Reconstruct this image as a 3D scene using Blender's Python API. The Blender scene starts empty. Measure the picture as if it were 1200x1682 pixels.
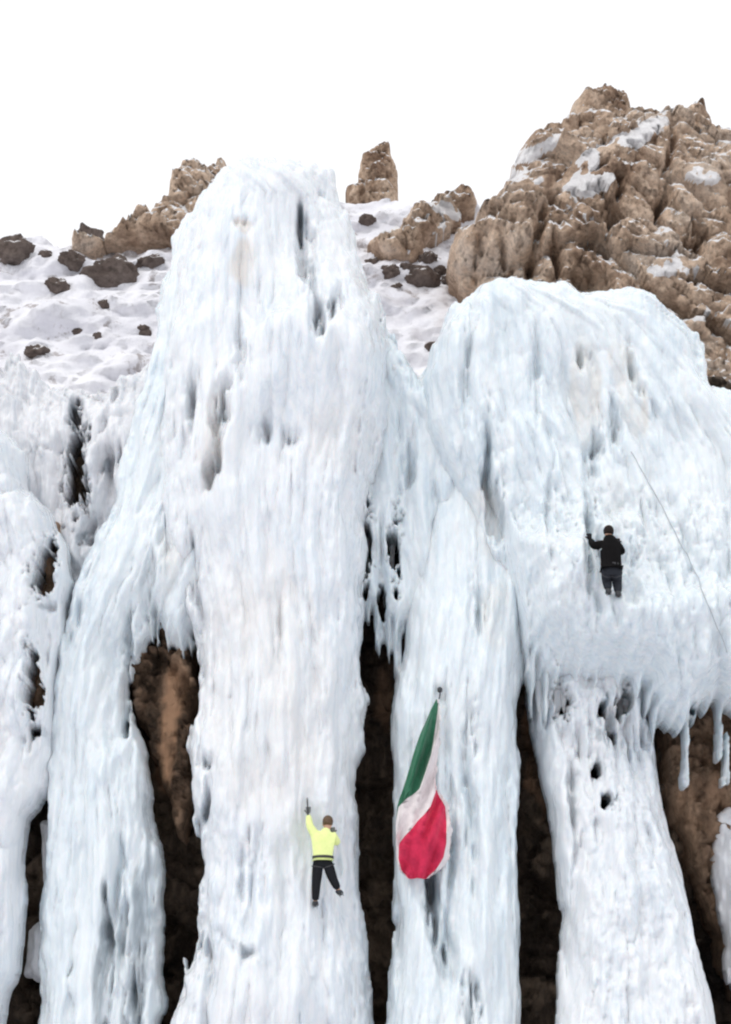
import bpy, bmesh, math, random
import numpy as np
from mathutils import Vector, Matrix
R = math.radians
scene = bpy.context.scene
col = scene.collection

# ------------------------------------------------------------------ camera
CAMZ, CAMY, PITCH, F = 2.0, -34.0, R(17.0), 2950.0     # F in pixels of the 1200 x 1682 photograph
cd = bpy.data.cameras.new('camera')
cd.sensor_fit = 'VERTICAL'; cd.sensor_height = 36.0; cd.lens = 36.0 * F / 1682.0
cd.clip_start = 0.1; cd.clip_end = 3000
cam = bpy.data.objects.new('camera', cd); col.objects.link(cam)
cam.location = (0, CAMY, CAMZ); cam.rotation_euler = (R(90) + PITCH, 0, 0)
scene.camera = cam

# ------------------------------------------------------------------ world: thick bright overcast
SUN_EL, SUN_AZ = R(52), R(-35)          # azimuth measured from -Y (behind the camera) towards +X
w = bpy.data.worlds.new('World'); scene.world = w; w.use_nodes = True
nt = w.node_tree; nt.nodes.clear()
sky = nt.nodes.new('ShaderNodeTexSky'); sky.sky_type = 'NISHITA'; sky.sun_disc = False
sky.sun_elevation = SUN_EL; sky.sun_rotation = R(180) - SUN_AZ
sky.air_density = 1.0; sky.dust_density = 4.0
mixc = nt.nodes.new('ShaderNodeMix'); mixc.data_type = 'RGBA'
mixc.inputs['Factor'].default_value = 0.86      # cloud deck veiling the blue
mixc.inputs['B'].default_value = (8.3, 8.35, 8.4, 1)
bg = nt.nodes.new('ShaderNodeBackground'); bg.inputs['Strength'].default_value = 0.125
out = nt.nodes.new('ShaderNodeOutputWorld')
nt.links.new(sky.outputs[0], mixc.inputs['A']); nt.links.new(mixc.outputs['Result'], bg.inputs['Color'])
nt.links.new(bg.outputs[0], out.inputs['Surface'])
ld = bpy.data.lights.new('sun', 'SUN'); ld.energy = 0.55; ld.angle = R(14); ld.color = (1.0, 0.97, 0.93)
sun = bpy.data.objects.new('sun', ld); col.objects.link(sun)
sdir = Vector((math.sin(SUN_AZ) * math.cos(SUN_EL), -math.cos(SUN_AZ) * math.cos(SUN_EL), math.sin(SUN_EL)))
sun.rotation_euler = sdir.to_track_quat('Z', 'Y').to_euler(); sun.location = sdir * 60
scene.view_settings.view_transform = 'Standard'; scene.view_settings.look = 'None'
scene.view_settings.exposure = 0.25; scene.view_settings.gamma = 1.0
scene.cycles.filter_width = 2.2; scene.cycles.max_bounces = 8; scene.cycles.diffuse_bounces = 5

# ------------------------------------------------------------------ helpers: tags, mapping, noise
def tag(o, label=None, cat=None, group=None, kind=None):
    if label: o['label'] = label
    if cat: o['category'] = cat
    if group: o['group'] = group
    if kind: o['kind'] = kind
    return o
CP, SP = math.cos(PITCH), math.sin(PITCH)
def at(u, v, Y0, k=0.0, z0=0.0):
    """point of the world seen at photo position (u, v) on the (tilted) plane Y = Y0 + k (z - z0)"""
    a = (u - 600.0) / F; b = (841.0 - v) / F
    dy = CP - b * SP; dz = SP + b * CP
    t = (Y0 - CAMY + k * (CAMZ - z0)) / (dy - k * dz)
    return np.array([a * t, CAMY + t * dy, CAMZ + t * dz])
def seen(x, y, z):
    ry = y - CAMY; rz = z - CAMZ
    d = ry * CP + rz * SP; b = (-ry * SP + rz * CP) / d
    return 600 + F * x / d, 841 - F * b

def hash2(i, j, seed):
    n = (i.astype(np.int64) * 374761393 + j.astype(np.int64) * 668265263 + seed * 974634777) & 0x7fffffff
    n = ((n ^ (n >> 13)) * 1274126177) & 0x7fffffff
    n = ((n ^ (n >> 15)) * 1103515245) & 0x7fffffff
    return ((n ^ (n >> 16)) & 0xffffff) / float(0xffffff)
def vn(x, y, seed):
    i = np.floor(x); j = np.floor(y); fx = x - i; fy = y - j
    fx = fx * fx * fx * (fx * (fx * 6 - 15) + 10); fy = fy * fy * fy * (fy * (fy * 6 - 15) + 10)
    a = hash2(i, j, seed); b = hash2(i + 1, j, seed); c = hash2(i, j + 1, seed); d = hash2(i + 1, j + 1, seed)
    return (a + (b - a) * fx) * (1 - fy) + (c + (d - c) * fx) * fy - 0.5
def fbm(x, y, seed, oct=4, g=0.5):
    s = 0; a = 1.0
    for o in range(oct):
        s = s + a * vn(x * 2 ** o + 17.3 * o, y * 2 ** o + 5.1 * o, seed + o * 31); a *= g
    return s
def cells(x, y, seed, tilt=1.0):
    """blocky fractured height: every Voronoi cell is a tilted facet; returns height and edge distance"""
    i0 = np.floor(x); j0 = np.floor(y)
    best = np.full(x.shape, 9.0); sec = np.full(x.shape, 9.0); h = np.zeros(x.shape)
    for di in (-1, 0, 1):
        for dj in (-1, 0, 1):
            i = i0 + di; j = j0 + dj
            cx = i + hash2(i, j, seed); cy = j + hash2(i, j, seed + 1)
            d = np.hypot(x - cx, y - cy)
            hh = hash2(i, j, seed + 2) + tilt * ((hash2(i, j, seed + 3) - .5) * (x - cx) + (hash2(i, j, seed + 4) - .5) * (y - cy))
            new = d < best
            sec = np.where(new, best, np.minimum(sec, d)); h = np.where(new, hh, h); best = np.where(new, d, best)
    return h, sec - best
def sdist(px, pz, P):
    """signed distance, positive inside polygon P (n x 2)"""
    d = np.full(px.shape, 1e9); ins = np.zeros(px.shape, bool); n = len(P)
    for i in range(n):
        x1, y1 = P[i]; x2, y2 = P[(i + 1) % n]
        ex, ey = x2 - x1, y2 - y1; L = ex * ex + ey * ey + 1e-12
        t = np.clip(((px - x1) * ex + (pz - y1) * ey) / L, 0, 1)
        d = np.minimum(d, (px - x1 - t * ex) ** 2 + (pz - y1 - t * ey) ** 2)
        if y1 != y2:
            c = ((y1 > pz) != (y2 > pz)) & (px < ex * (pz - y1) / (y2 - y1) + x1)
            ins ^= c
    return np.where(ins, 1, -1) * np.sqrt(d)
def blur(a, n, axis):
    for _ in range(2):
        c = np.cumsum(np.pad(a, [(n + 1, n) if q == axis else (0, 0) for q in (0, 1)], mode='edge'), axis=axis)
        k = 2 * n + 1
        a = (np.take(c, range(k, c.shape[axis]), axis) - np.take(c, range(0, c.shape[axis] - k), axis)) / k
    return a

# ------------------------------------------------------------------ materials
def mat(name):
    m = bpy.data.materials.new(name); m.use_nodes = True
    n = m.node_tree; b = n.nodes['Principled BSDF']
    return m, n, b
def node(n, t, **kw):
    o = n.nodes.new(t)
    for k, v in kw.items():
        if k in o.inputs: o.inputs[k].default_value = v
        else: setattr(o, k, v)
    return o
def coords(n, scale):
    tc = n.nodes.new('ShaderNodeTexCoord'); mp = n.nodes.new('ShaderNodeMapping')
    mp.inputs['Scale'].default_value = scale
    n.links.new(tc.outputs['Object'], mp.inputs['Vector']); return mp.outputs[0]
def noise(n, vec, sc, det=4, rough=.55, dist=0.0):
    o = n.nodes.new('ShaderNodeTexNoise'); o.inputs['Scale'].default_value = sc; o.inputs['Detail'].default_value = det
    o.inputs['Roughness'].default_value = rough; o.inputs['Distortion'].default_value = dist
    n.links.new(vec, o.inputs['Vector']); return o.outputs['Fac']
def ramp(n, fac, stops):
    o = n.nodes.new('ShaderNodeValToRGB'); e = o.color_ramp.elements
    while len(e) < len(stops): e.new(0.5)
    for q, (p, c) in zip(e, stops): q.position = p; q.color = (c[0], c[1], c[2], 1) if len(c) > 2 else (c[0],) * 3 + (1,)
    n.links.new(fac, o.inputs['Fac']); return o.outputs['Color']
def mix(n, f, a, b, mode='MIX'):
    o = n.nodes.new('ShaderNodeMix'); o.data_type = 'RGBA'; o.blend_type = mode
    for s, v in (('Factor', f), ('A', a), ('B', b)):
        if isinstance(v, (int, float)): o.inputs[s].default_value = v
        elif isinstance(v, tuple): o.inputs[s].default_value = (*v, 1)
        else: n.links.new(v, o.inputs[s])
    return o.outputs['Result']
def attr(n, name):
    o = n.nodes.new('ShaderNodeAttribute'); o.attribute_name = name; return o.outputs['Fac']
def bump(n, b, h, strength, dist, prev=None):
    o = n.nodes.new('ShaderNodeBump'); o.inputs['Strength'].default_value = strength; o.inputs['Distance'].default_value = dist
    n.links.new(h, o.inputs['Height'])
    if prev: n.links.new(prev, o.inputs['Normal'])
    n.links.new(o.outputs[0], b.inputs['Normal']); return o.outputs[0]

def make_ice(name, c1, c2, c3, sss=.35):
    m, n, b = mat(name)
    streak = noise(n, coords(n, (7.0, 7.0, .42)), 1.0, 6, .66, .4)
    blot = noise(n, coords(n, (.5, .5, .28)), 1.0, 3, .5)
    c = ramp(n, streak, [(.36, c2), (.50, c1), (.64, c3)])
    c = mix(n, ramp(n, blot, [(.42, (0.0,)), (.62, (.6,))]), c, c3)
    c = mix(n, attr(n, 'stain'), c, (.60, .47, .34))
    c = mix(n, attr(n, 'clear'), c, (.20, .25, .29))  # dark of recesses and of rock behind thin ice, painted into the colour
    n.links.new(c, b.inputs['Base Color'])
    gl = ramp(n, noise(n, coords(n, (2.2, 2.2, .8)), 1.0, 4, .6), [(.4, (.14,)), (.6, (.55,))])
    n.links.new(gl, b.inputs['Roughness']); b.inputs['IOR'].default_value = 1.31
    b.inputs['Specular IOR Level'].default_value = .5
    b.inputs['Subsurface Weight'].default_value = sss
    b.inputs['Subsurface Radius'].default_value = (.5, .8, 1.0); b.inputs['Subsurface Scale'].default_value = .10
    p = bump(n, b, noise(n, coords(n, (9, 9, 1.1)), 1.0, 5, .6, .6), .55, .05)
    bump(n, b, noise(n, coords(n, (1, 1, .6)), 14.0, 5, .65), .35, .02, p)
    return m
ICE = make_ice('sprayed_ice', (.76, .80, .84), (.665, .72, .775), (.82, .835, .855))
ICEB = make_ice('blue_ice', (.735, .80, .84), (.65, .73, .79), (.80, .84, .865))
ICEG = make_ice('grey_ice', (.71, .725, .755), (.59, .61, .65), (.78, .785, .81), .2)

def make_snow():
    m, n, b = mat('snow')
    v = coords(n, (1, 1, 1))
    c = ramp(n, noise(n, v, .6, 5, .6), [(.35, (.68, .68, .73)), (.6, (.80, .80, .84))])
    scree = ramp(n, noise(n, v, .9, 7, .74, .4), [(.565, (0.0,)), (.63, (.8,))])
    c = mix(n, scree, c, (.30, .265, .26))
    n.links.new(c, b.inputs['Base Color']); b.inputs['Roughness'].default_value = .75; b.inputs['Specular IOR Level'].default_value = .2
    p = bump(n, b, noise(n, coords(n, (1, 1, 1)), 1.6, 6, .6), .6, .25)
    return m
SNOW = make_snow()
def make_rock(name, stops, snowc=(.92, .91, .92), fine=3.0, rough=.85, auto=0.0, vz=1.0):
    m, n, b = mat(name)
    v = coords(n, (1, 1, vz))
    c = ramp(n, noise(n, v, .45 * fine / 3, 8, .66, .3), stops)
    sp = ramp(n, noise(n, v, 2.4 * fine, 5, .7), [(.33, (.45,)), (.52, (1.0,)), (.75, (1.25,))])
    c = mix(n, .75, c, sp, 'MULTIPLY')
    s = attr(n, 'stain')
    if auto:
        g = n.nodes.new('ShaderNodeNewGeometry'); x = n.nodes.new('ShaderNodeSeparateXYZ'); n.links.new(g.outputs['Normal'], x.inputs[0])
        a = n.nodes.new('ShaderNodeMath'); a.operation = 'MULTIPLY_ADD'; a.inputs[1].default_value = .5
        n.links.new(noise(n, v, 1.3, 4, .6), a.inputs[0]); n.links.new(x.outputs[2], a.inputs[2])
        r = ramp(n, a.outputs[0], [(auto, (0.0,)), (min(auto + .06, 1), (1.0,))])
        q = n.nodes.new('ShaderNodeMath'); q.operation = 'MAXIMUM'
        n.links.new(r, q.inputs[0]); n.links.new(s, q.inputs[1]); s = q.outputs[0]
    c = mix(n, ramp(n, s, [(.38, (0.0,)), (.52, (1.0,))]) if auto else s, c, snowc)
    n.links.new(c, b.inputs['Base Color']); b.inputs['Roughness'].default_value = rough; b.inputs['Specular IOR Level'].default_value = .25
    p = bump(n, b, noise(n, v, 1.6 * fine, 8, .7, .5), .9, .22)
    return m
CRAG = make_rock('crag_rock', [(.34, (.24, .15, .10)), (.44, (.46, .325, .235)), (.54, (.74, .565, .43)), (.68, (.66, .55, .46))], auto=.81)
DARKROCK = make_rock('boulder_rock', [(.3, (.085, .07, .065)), (.5, (.15, .115, .10)), (.7, (.22, .18, .16))], auto=.93)
WET = make_rock('wet_rock', [(.38, (.022, .017, .014)), (.48, (.09, .065, .048)), (.60, (.24, .175, .125)), (.72, (.16, .13, .11))], snowc=(.82, .47, .28), fine=4, rough=.5, vz=.3)
def plain(name, c, rough=.7, var=.25, sc=25, sheen=0, metal=0):
    m, n, b = mat(name)
    f = noise(n, coords(n, (1, 1, 1)), sc, 4, .6)
    k = ramp(n, f, [(.3, tuple(x * (1 - var) for x in c)), (.7, tuple(min(1, x * (1 + var)) for x in c))])
    n.links.new(k, b.inputs['Base Color']); b.inputs['Roughness'].default_value = rough; b.inputs['Metallic'].default_value = metal
    b.inputs['Sheen Weight'].default_value = sheen
    if rough > .7: b.inputs['Specular IOR Level'].default_value = .15
    bump(n, b, noise(n, coords(n, (1, 1, 1)), sc * .5, 3, .5), .4, .02)
    return m

# ------------------------------------------------------------------ masses: traced outline, own distance, own thickness
def link_mesh(name, V, Fc, m, parent=None, smooth=True):
    me = bpy.data.meshes.new(name)
    V = np.asarray(V, np.float32); Fc = np.asarray(Fc, np.int32)
    me.vertices.add(len(V)); me.vertices.foreach_set('co', V.ravel())
    n = Fc.shape[1]
    me.loops.add(Fc.size); me.loops.foreach_set('vertex_index', Fc.ravel())
    me.polygons.add(len(Fc)); me.polygons.foreach_set('loop_start', np.arange(0, Fc.size, n, dtype=np.int32))
    me.polygons.foreach_set('loop_total', np.full(len(Fc), n, np.int32))
    me.update(calc_edges=True); me.validate()
    me.polygons.foreach_set('use_smooth', np.full(len(me.polygons), smooth))
    if m: me.materials.append(m)
    o = bpy.data.objects.new(name, me); col.objects.link(o)
    if parent: o.parent = parent
    return o

def spots(U, Vv, lst):
    """soft blots: (u, v, half width, half height, tilt degrees, strength)"""
    a = np.zeros(U.shape)
    for (u, v, rw, rh, tl, st) in lst:
        c, s = math.cos(R(tl)), math.sin(R(tl)); du = U - u; dv = Vv - v
        q = ((du * c + dv * s) / rw) ** 2 + ((-du * s + dv * c) / rh) ** 2
        a = np.maximum(a, st * np.clip(1.6 * (1.25 - q), 0, 1))
    return a

def teeth(pts, seed, step=13, amp=55, sharp=1.6):
    """a ragged drip line along pts: fused icicle tips pointing down, all different"""
    rnd = random.Random(seed); outp = []; L = [0]
    for a, b in zip(pts, pts[1:]): L.append(L[-1] + math.hypot(b[0] - a[0], (b[1] - a[1]) * .3))
    t = 0
    while t < L[-1]:
        for q, k in ((0, 0), (.38, .55), (.5, 1), (.62, .6)):
            w_ = min(t + q * st, L[-1]) if t else q
            if q == 0: st = step * rnd.uniform(.5, 1.7); am = amp * rnd.random() ** sharp + 6; sk = rnd.uniform(-2, 2); w_ = t
            j = max(i for i in range(len(L)) if L[i] <= w_ + 1e-9); j = min(j, len(pts) - 2); f = (w_ - L[j]) / max(L[j + 1] - L[j], 1e-6)
            outp.append((pts[j][0] * (1 - f) + pts[j + 1][0] * f + sk * k, pts[j][1] * (1 - f) + pts[j + 1][1] * f + am * k * (1 if q != 0 else -.1)))
        t += st
    return outp
HEIGHTS = {}
def mass(name, poly, Y0, W, D, material, relief, k=0.0, z0=0.0, dx=.026, dz=.042, edge=.10, edge_fx=3.0, edge_fz=.7, seed=1,
         holes=(), dents=(), stain=(), clear=(), back=.5, label=None, cat=None, kind=None, group=None, drop=17):  # clear: spots where recess darkness is painted over hollows and holes
    poly = [(u, v + drop * min(max((800 - v) / 250, 0), 1)) for u, v in poly]
    P3 = [at(u, v, Y0, k, z0) for u, v in poly]; P = [(p[0], p[2]) for p in P3]
    xs = [p[0] for p in P]; zs = [p[1] for p in P]
    X, Z = np.meshgrid(np.arange(min(xs) - .3, max(xs) + .3, dx), np.arange(min(zs) - .3, max(zs) + .3, dz))
    s = sdist(X, Z, P) + edge * 1.6 * fbm(X * edge_fx, Z * edge_fz, seed + 900, 4, .55)
    YB = Y0 + k * (Z - z0)
    body = D * np.sqrt(np.clip(1 - (1 - np.clip(s / W, 0, 1)) ** 2, 0, 1))
    h = relief(X, Z, s, body, seed)
    U, V = seen(X, YB - h, Z)
    if len(dents):                                            # hollows: (u, v, rw, rh, tilt, metres)
        dd = np.zeros(X.shape); dnx = 1.5 * fbm(X * 2.6, Z * 1.1, seed + 61, 4, .6); dnz = 1.3 * fbm(X * 3.2, Z * .8, seed + 62, 3, .6); dstr = np.clip(1 + 1.3 * fbm(X * 9, Z * 1.0, seed + 63, 3), .2, 1.8)
        for (u, v, rw, rh, tl, dm) in dents:
            c, sn = math.cos(R(tl)), math.sin(R(tl)); du = U - u; dv = V - v
            q = ((du * c + dv * sn) / rw + dnx) ** 2 + ((-du * sn + dv * c) / rh + dnz) ** 2
            dd += dm * np.exp(-q * 1.2) * dstr
        h = h - dd
    nz = 1.1 * fbm(X * 6.5, Z * 3.2, seed + 77, 4, .6) + .5 * fbm(X * 18, Z * 4, seed + 79, 2) + .8 * fbm(X * 17, Z * 15, seed + 83, 2)
    keep = s > 0
    for (u, v, rw, rh, tl) in holes:
        c, sn = math.cos(R(tl)), math.sin(R(tl)); du = U - u; dv = V - v
        q = np.sqrt(((du * c + dv * sn) / rw) ** 2 + ((-du * sn + dv * c) / rh) ** 2) + nz
        keep &= ~(q < 1)
        h = np.where(q < 1.9, h - .55 * min(1.0, rw / 14) * np.clip((1.9 - q) / .9, 0, 1) ** 2 * np.minimum(h, 1.2), h)
    h = np.maximum(h, -.3)
    sd = keep & (s > s.max() * .9); last = -1
    while sd.sum() != last:
        last = sd.sum()
        for _ in range(8):
            e = sd.copy(); e[1:] |= sd[:-1]; e[:-1] |= sd[1:]; e[:, 1:] |= sd[:, :-1]; e[:, :-1] |= sd[:, 1:]; sd = e & keep
    keep = sd
    if len(stain) and cat != None and cat == 'rock' or name == 'rocky_hill':      # snow fills the hollows it lies in
        sw = np.clip(spots(U + 5 * fbm(X * 3, Z * 1.4, seed + 55, 3), V, stain), 0, 1)
        hs = blur(blur(h, 7, 0), 7, 1)[:h.shape[0], :h.shape[1]] + .28
        h = h * (1 - sw) + hs * sw
    bk = back * np.sqrt(np.clip(1 - (1 - np.clip(s / (W * .8), 0, 1)) ** 2, 0, 1)) + .03
    bk = np.maximum(bk, .03 - h)
    U, V = seen(X, YB - h, Z)
    q = keep[:-1, :-1] & keep[1:, :-1] & keep[:-1, 1:] & keep[1:, 1:]
    used = np.zeros(keep.shape, bool)
    used[:-1, :-1] |= q; used[1:, :-1] |= q; used[:-1, 1:] |= q; used[1:, 1:] |= q
    idx = -np.ones(keep.shape, np.int64); idx[used] = np.arange(used.sum()); N = int(used.sum())
    # soften the stair steps of the outline: every rim vertex moves to the mean of its used neighbours
    Xs, Zs = X.copy(), Z.copy()
    pu = np.pad(used, 1); full = pu[:-2, 1:-1] & pu[2:, 1:-1] & pu[1:-1, :-2] & pu[1:-1, 2:] & pu[:-2, :-2] & pu[2:, 2:] & pu[:-2, 2:] & pu[2:, :-2]
    rim = used & ~full
    for A in (Xs, Zs):
        num = np.zeros(A.shape); den = np.zeros(A.shape); AP = np.pad(A, 1)
        for di in (0, 1, 2):
            for dj in (0, 1, 2):
                w_ = pu[di:di + A.shape[0], dj:dj + A.shape[1]]
                num += AP[di:di + A.shape[0], dj:dj + A.shape[1]] * w_; den += w_
        A[rim] = (num / np.maximum(den, 1))[rim]
    f = np.stack([Xs[used], (YB - h)[used], Zs[used]], 1); b = np.stack([Xs[used], (YB + bk)[used], Zs[used]], 1)
    i, j = np.nonzero(q)
    a0, a1, a2, a3 = idx[i, j], idx[i, j + 1], idx[i + 1, j + 1], idx[i + 1, j]
    faces = [np.stack([a0, a1, a2, a3], 1), np.stack([a3, a2, a1, a0], 1) + N]
    qp = np.pad(q, 1)
    for (ci, cj, e0, e1) in ((-1, 0, (0, 0), (0, 1)), (1, 0, (1, 1), (1, 0)), (0, -1, (1, 0), (0, 0)), (0, 1, (0, 1), (1, 1))):
        nb = qp[1 + ci:qp.shape[0] - 1 + ci, 1 + cj:qp.shape[1] - 1 + cj]
        ii, jj = np.nonzero(q & ~nb)
        p0 = idx[ii + e0[0], jj + e0[1]]; p1 = idx[ii + e1[0], jj + e1[1]]
        faces.append(np.stack([p1, p0, p0 + N, p1 + N], 1))
    o = link_mesh(name, np.concatenate([f, b]), np.concatenate(faces), material)
    for an, lst in (('stain', stain), ('clear', clear)):
        at_ = o.data.attributes.new(an, 'FLOAT', 'POINT')
        if len(lst):
            wob = (14 if cat and 'ice' in cat else 5) * fbm(X * 3, Z * 1.4, seed + 55, 3)
            val = spots(U + wob, V + wob, lst)
            if not (cat and 'ice' in cat):
                big = 24 * fbm(X * .9, Z * .9, seed + 57, 5, .65); big2 = 16 * fbm(X * 1.3, Z * 1.3, seed + 58, 5, .65)
                val = spots(U + big, V + big2, lst) * np.clip(1.0 + 1.5 * fbm(X * 2.2, Z * (2.2 if k else .9), seed + 59, 5, .65), 0, 1.2)
            if an == 'clear': val = val * np.clip(.9 + 1.8 * fbm(X * 10, Z * .9, seed + 15, 4, .6), 0, 1.3)  # breaks the painted recess dark into vertical streaks
            elif cat and 'ice' in cat: val = val * np.clip(1.0 + 1.4 * fbm(X * 5, Z * 1.2, seed + 5, 3), 0, 1.3)
            val = np.clip(val, 0, 1)[used]; at_.data.foreach_set('value', np.concatenate([val, val]).astype(np.float32))
    tag(o, label, cat, group, kind)
    HEIGHTS[o.name] = (X[0, 0], Z[0, 0], dx, dz, YB - h, used)
    return o
def front_y(name, u, v, Y=-1.0):
    """nearest point of that mass along the line of sight (u, v)"""
    x0, z0, dx, dz, Yf, used = HEIGHTS[name]
    y = Y
    for _ in range(25):
        p = at(u, v, y); i = int(round((p[2] - z0) / dz)); j = int(round((p[0] - x0) / dx))
        i = min(max(i, 0), Yf.shape[0] - 1); j = min(max(j, 0), Yf.shape[1] - 1)
        y = .5 * y + .5 * Yf[i, j]
    return at(u, v, y)

def ice_relief(strands=260, rr=(.05, .22), ll=(1.0, 4.5), bumps=.05, sway=.5, lumps=.12, amp=1.0, fan=None, extra=None):
    def f(X, Z, s, body, seed):
        rnd = random.Random(seed)
        dx = X[0, 1] - X[0, 0]; dz = Z[1, 0] - Z[0, 0]
        h = body + lumps * 2.2 * fbm(X * .8, Z * .45, seed, 3) * np.clip(s / .4, 0, 1)
        if extra is not None: h = h + extra(X, Z) * np.clip(s / .5, 0, 1)
        ins = s > 0.02
        # flow lines follow the left and right edge of the mass
        rows = ins.any(1); L = np.where(rows, np.argmax(ins, 1), 0); Rr = np.where(rows, ins.shape[1] - 1 - np.argmax(ins[:, ::-1], 1), 1)
        xl = X[0, 0] + dx * L; xr = X[0, 0] + dx * Rr
        kk = 34
        ker = np.ones(2 * kk + 1) / (2 * kk + 1)
        xl = np.convolve(np.pad(xl, kk, mode='edge'), ker, 'valid'); xr = np.convolve(np.pad(xr, kk, mode='edge'), ker, 'valid')
        Us = (X - xl[:, None]) / (xr - xl)[:, None]
        wid = np.median((xr - xl)[rows])
        add = .045 * fbm(Us * wid * 3.2, Z * .28, seed + 11, 3, .6) * 1.6
        base = h.copy()
        ok = np.nonzero(rows)[0]; lo, hi = ok[0], ok[-1]
        sadd = np.zeros(X.shape); big = np.zeros(X.shape)
        zc = Z[:, 0]
        for q in range(strands):
            u0 = rnd.random(); top = rnd.randint(lo, hi); ln = rnd.uniform(*ll); r = rnd.uniform(*rr) * (.6 + .4 * ln / ll[1]); pa = 1.0
            if q < strands * .16:                       # broad flutes
                r = rr[1] * rnd.uniform(1.3, 2.6); ln = ll[1] * rnd.uniform(.8, 1.7); pa = .62; top = min(hi, lo + int((hi - lo) * rnd.uniform(.3, 1.15)))
            elif q > strands * .6: pa = .75
            n = int(ln / dz); i0 = max(lo, top - n); 
            if top - i0 < 6: continue
            i = np.arange(i0, top); t = (zc[top - 1] - zc[i]) / max(ln, 1e-3)         # 0 top .. 1 tip
            ph = rnd.random() * 6
            xc = xl[i] + (xr - xl)[i] * u0 + .05 * sway * np.sin(zc[i] * 1.7 + ph) + .03 * sway * np.sin(zc[i] * 4.1 + ph * 2)
            rad = r * np.sqrt(np.clip(t * 5, 0, 1)) * np.clip((1.02 - t) * 2.6, 0, 1) ** .6 * (1 + .12 * np.sin(zc[i] * 9 + ph * 3))
            prot = pa * r * (.3 + .95 * np.clip(t * 1.3, 0, 1)) * amp * np.clip((1.0 - t) * 6, 0, 1) ** .5
            j0 = max(0, int((xc.min() - r * 1.3 - X[0, 0]) / dx)); j1 = min(X.shape[1], int((xc.max() + r * 1.3 - X[0, 0]) / dx) + 2)
            if j1 - j0 < 2: continue
            dd = (X[i0:top, j0:j1] - xc[:, None]) / np.maximum(rad, .004)[:, None]
            hh = prot[:, None] * np.sqrt(np.clip(1 - dd ** 2, 0, 1))
            if pa == .62: big[i0:top, j0:j1] = np.maximum(big[i0:top, j0:j1], hh)
            else: sadd[i0:top, j0:j1] = np.maximum(sadd[i0:top, j0:j1], hh)
        h = base + add + (.75 * sadd + big) * np.clip(s / .12, 0, 1)
        h = h + bumps * (1.6 * fbm(X * 3.5, Z * 2.2, seed + 21, 4, .6)) * np.clip(s / .2, 0, 1)
        return h
    return f
def bumpy(a, fx, seed2=0):
    """cauliflower frozen spray"""
    def g(X, Z):
        _, e = cells(X * fx + .25 * fbm(X * 2, Z * 2, 5 + seed2, 3), Z * fx * .8 + .25 * fbm(X * 2, Z * 2, 9 + seed2, 3), 40 + seed2)
        return a * np.sqrt(np.clip(e, 0, 1))
    return g
def within(g, z0, z1, x0=-99, x1=99):
    def f(X, Z):
        m_ = np.clip((Z - z0) / .9, 0, 1) * np.clip((z1 - Z) / .9, 0, 1) * np.clip((X - x0) / .8, 0, 1) * np.clip((x1 - X) / .8, 0, 1)
        return g(X, Z) * m_
    return f
def step(us, vs, amp, run, sharp=.13):
    """a shelf that steps out below the line (us, vs) and fades over run metres further down"""
    px = [at(u, v, -1.2)[0] for u, v in zip(us, vs)]; pz = [at(u, v, -1.2)[2] for u, v in zip(us, vs)]
    def g(X, Z):
        d = np.interp(X, px, pz) + .28 * fbm(X * 1.6, Z * .6, 91, 4) - Z
        m_ = np.clip((X - px[0]) / .5, 0, 1) * np.clip((px[-1] - X) / .5, 0, 1)
        return amp * m_ / (1 + np.exp(-np.clip(d / sharp, -30, 30))) * np.exp(-np.clip(d / run, 0, 9) ** 2)
    return g
def ledge(z, hgt, amp, x0=-99, x1=99):
    def g(X, Z):
        t = (Z - z) / hgt
        return amp * np.exp(-t * t) * np.clip((X - x0) / .8, 0, 1) * np.clip((x1 - X) / .8, 0, 1)
    return g
def summed(*fs): return lambda X, Z: sum(f(X, Z) for f in fs)
def rock_relief(scale=1.0, amp=.8, shear=.35, fine=1.0):
    def f(X, Z, s, body, seed):
        wx = .5 * fbm(X * .5 / scale, Z * .5 / scale, seed + 3, 3); wz = .5 * fbm(X * .5 / scale, Z * .5 / scale, seed + 8, 3)
        a = X / scale + wx; b = (Z / scale + shear * a) + wz
        h1, e1 = cells(a * .55, b * .8, seed, 1.3); h2, e2 = cells(a * 1.5, b * 2.1, seed + 20, 1.3); h3, e3 = cells(a * 3.9, b * 4.8, seed + 40, 1.4)
        h4, e4 = cells(a * 8.5, b * 10.5, seed + 70, 1.6)
        r = 1.0 * h1 + .6 * h2 + .34 * h3 + .14 * h4 - .4 * np.exp(-e1 * 14) - .2 * np.exp(-e2 * 10) - .1 * np.exp(-e3 * 8)
        r = r + .35 * fbm(X * 1.2 / scale, Z * 1.2 / scale, seed + 60, 6, .6) * fine
        return body + amp * (r - .3) * np.clip(s / (.35 * scale), .05, 1)
    return f

# ------------------------------------------------------------------ the setting
def ground():
    nx, ny = 90, 70
    X, Y = np.meshgrid(np.linspace(-160, 160, nx), np.linspace(-180, 1.5, ny))
    Z = .5 * fbm(X * .12, Y * .12, 3, 4) - .1 * 0
    Z = Z + np.clip((Y + 3) / 5, 0, 1) * .5
    Z = np.where(np.hypot(X, Y - CAMY) < 4, 0.0, Z)
    V = np.stack([X.ravel(), Y.ravel(), Z.ravel()], 1)
    I = np.arange(nx * ny).reshape(ny, nx)
    Fc = np.stack([I[:-1, :-1].ravel(), I[:-1, 1:].ravel(), I[1:, 1:].ravel(), I[1:, :-1].ravel()], 1)
    tag(link_mesh('ground', V, Fc, SNOW), kind='structure')
ground()

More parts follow.
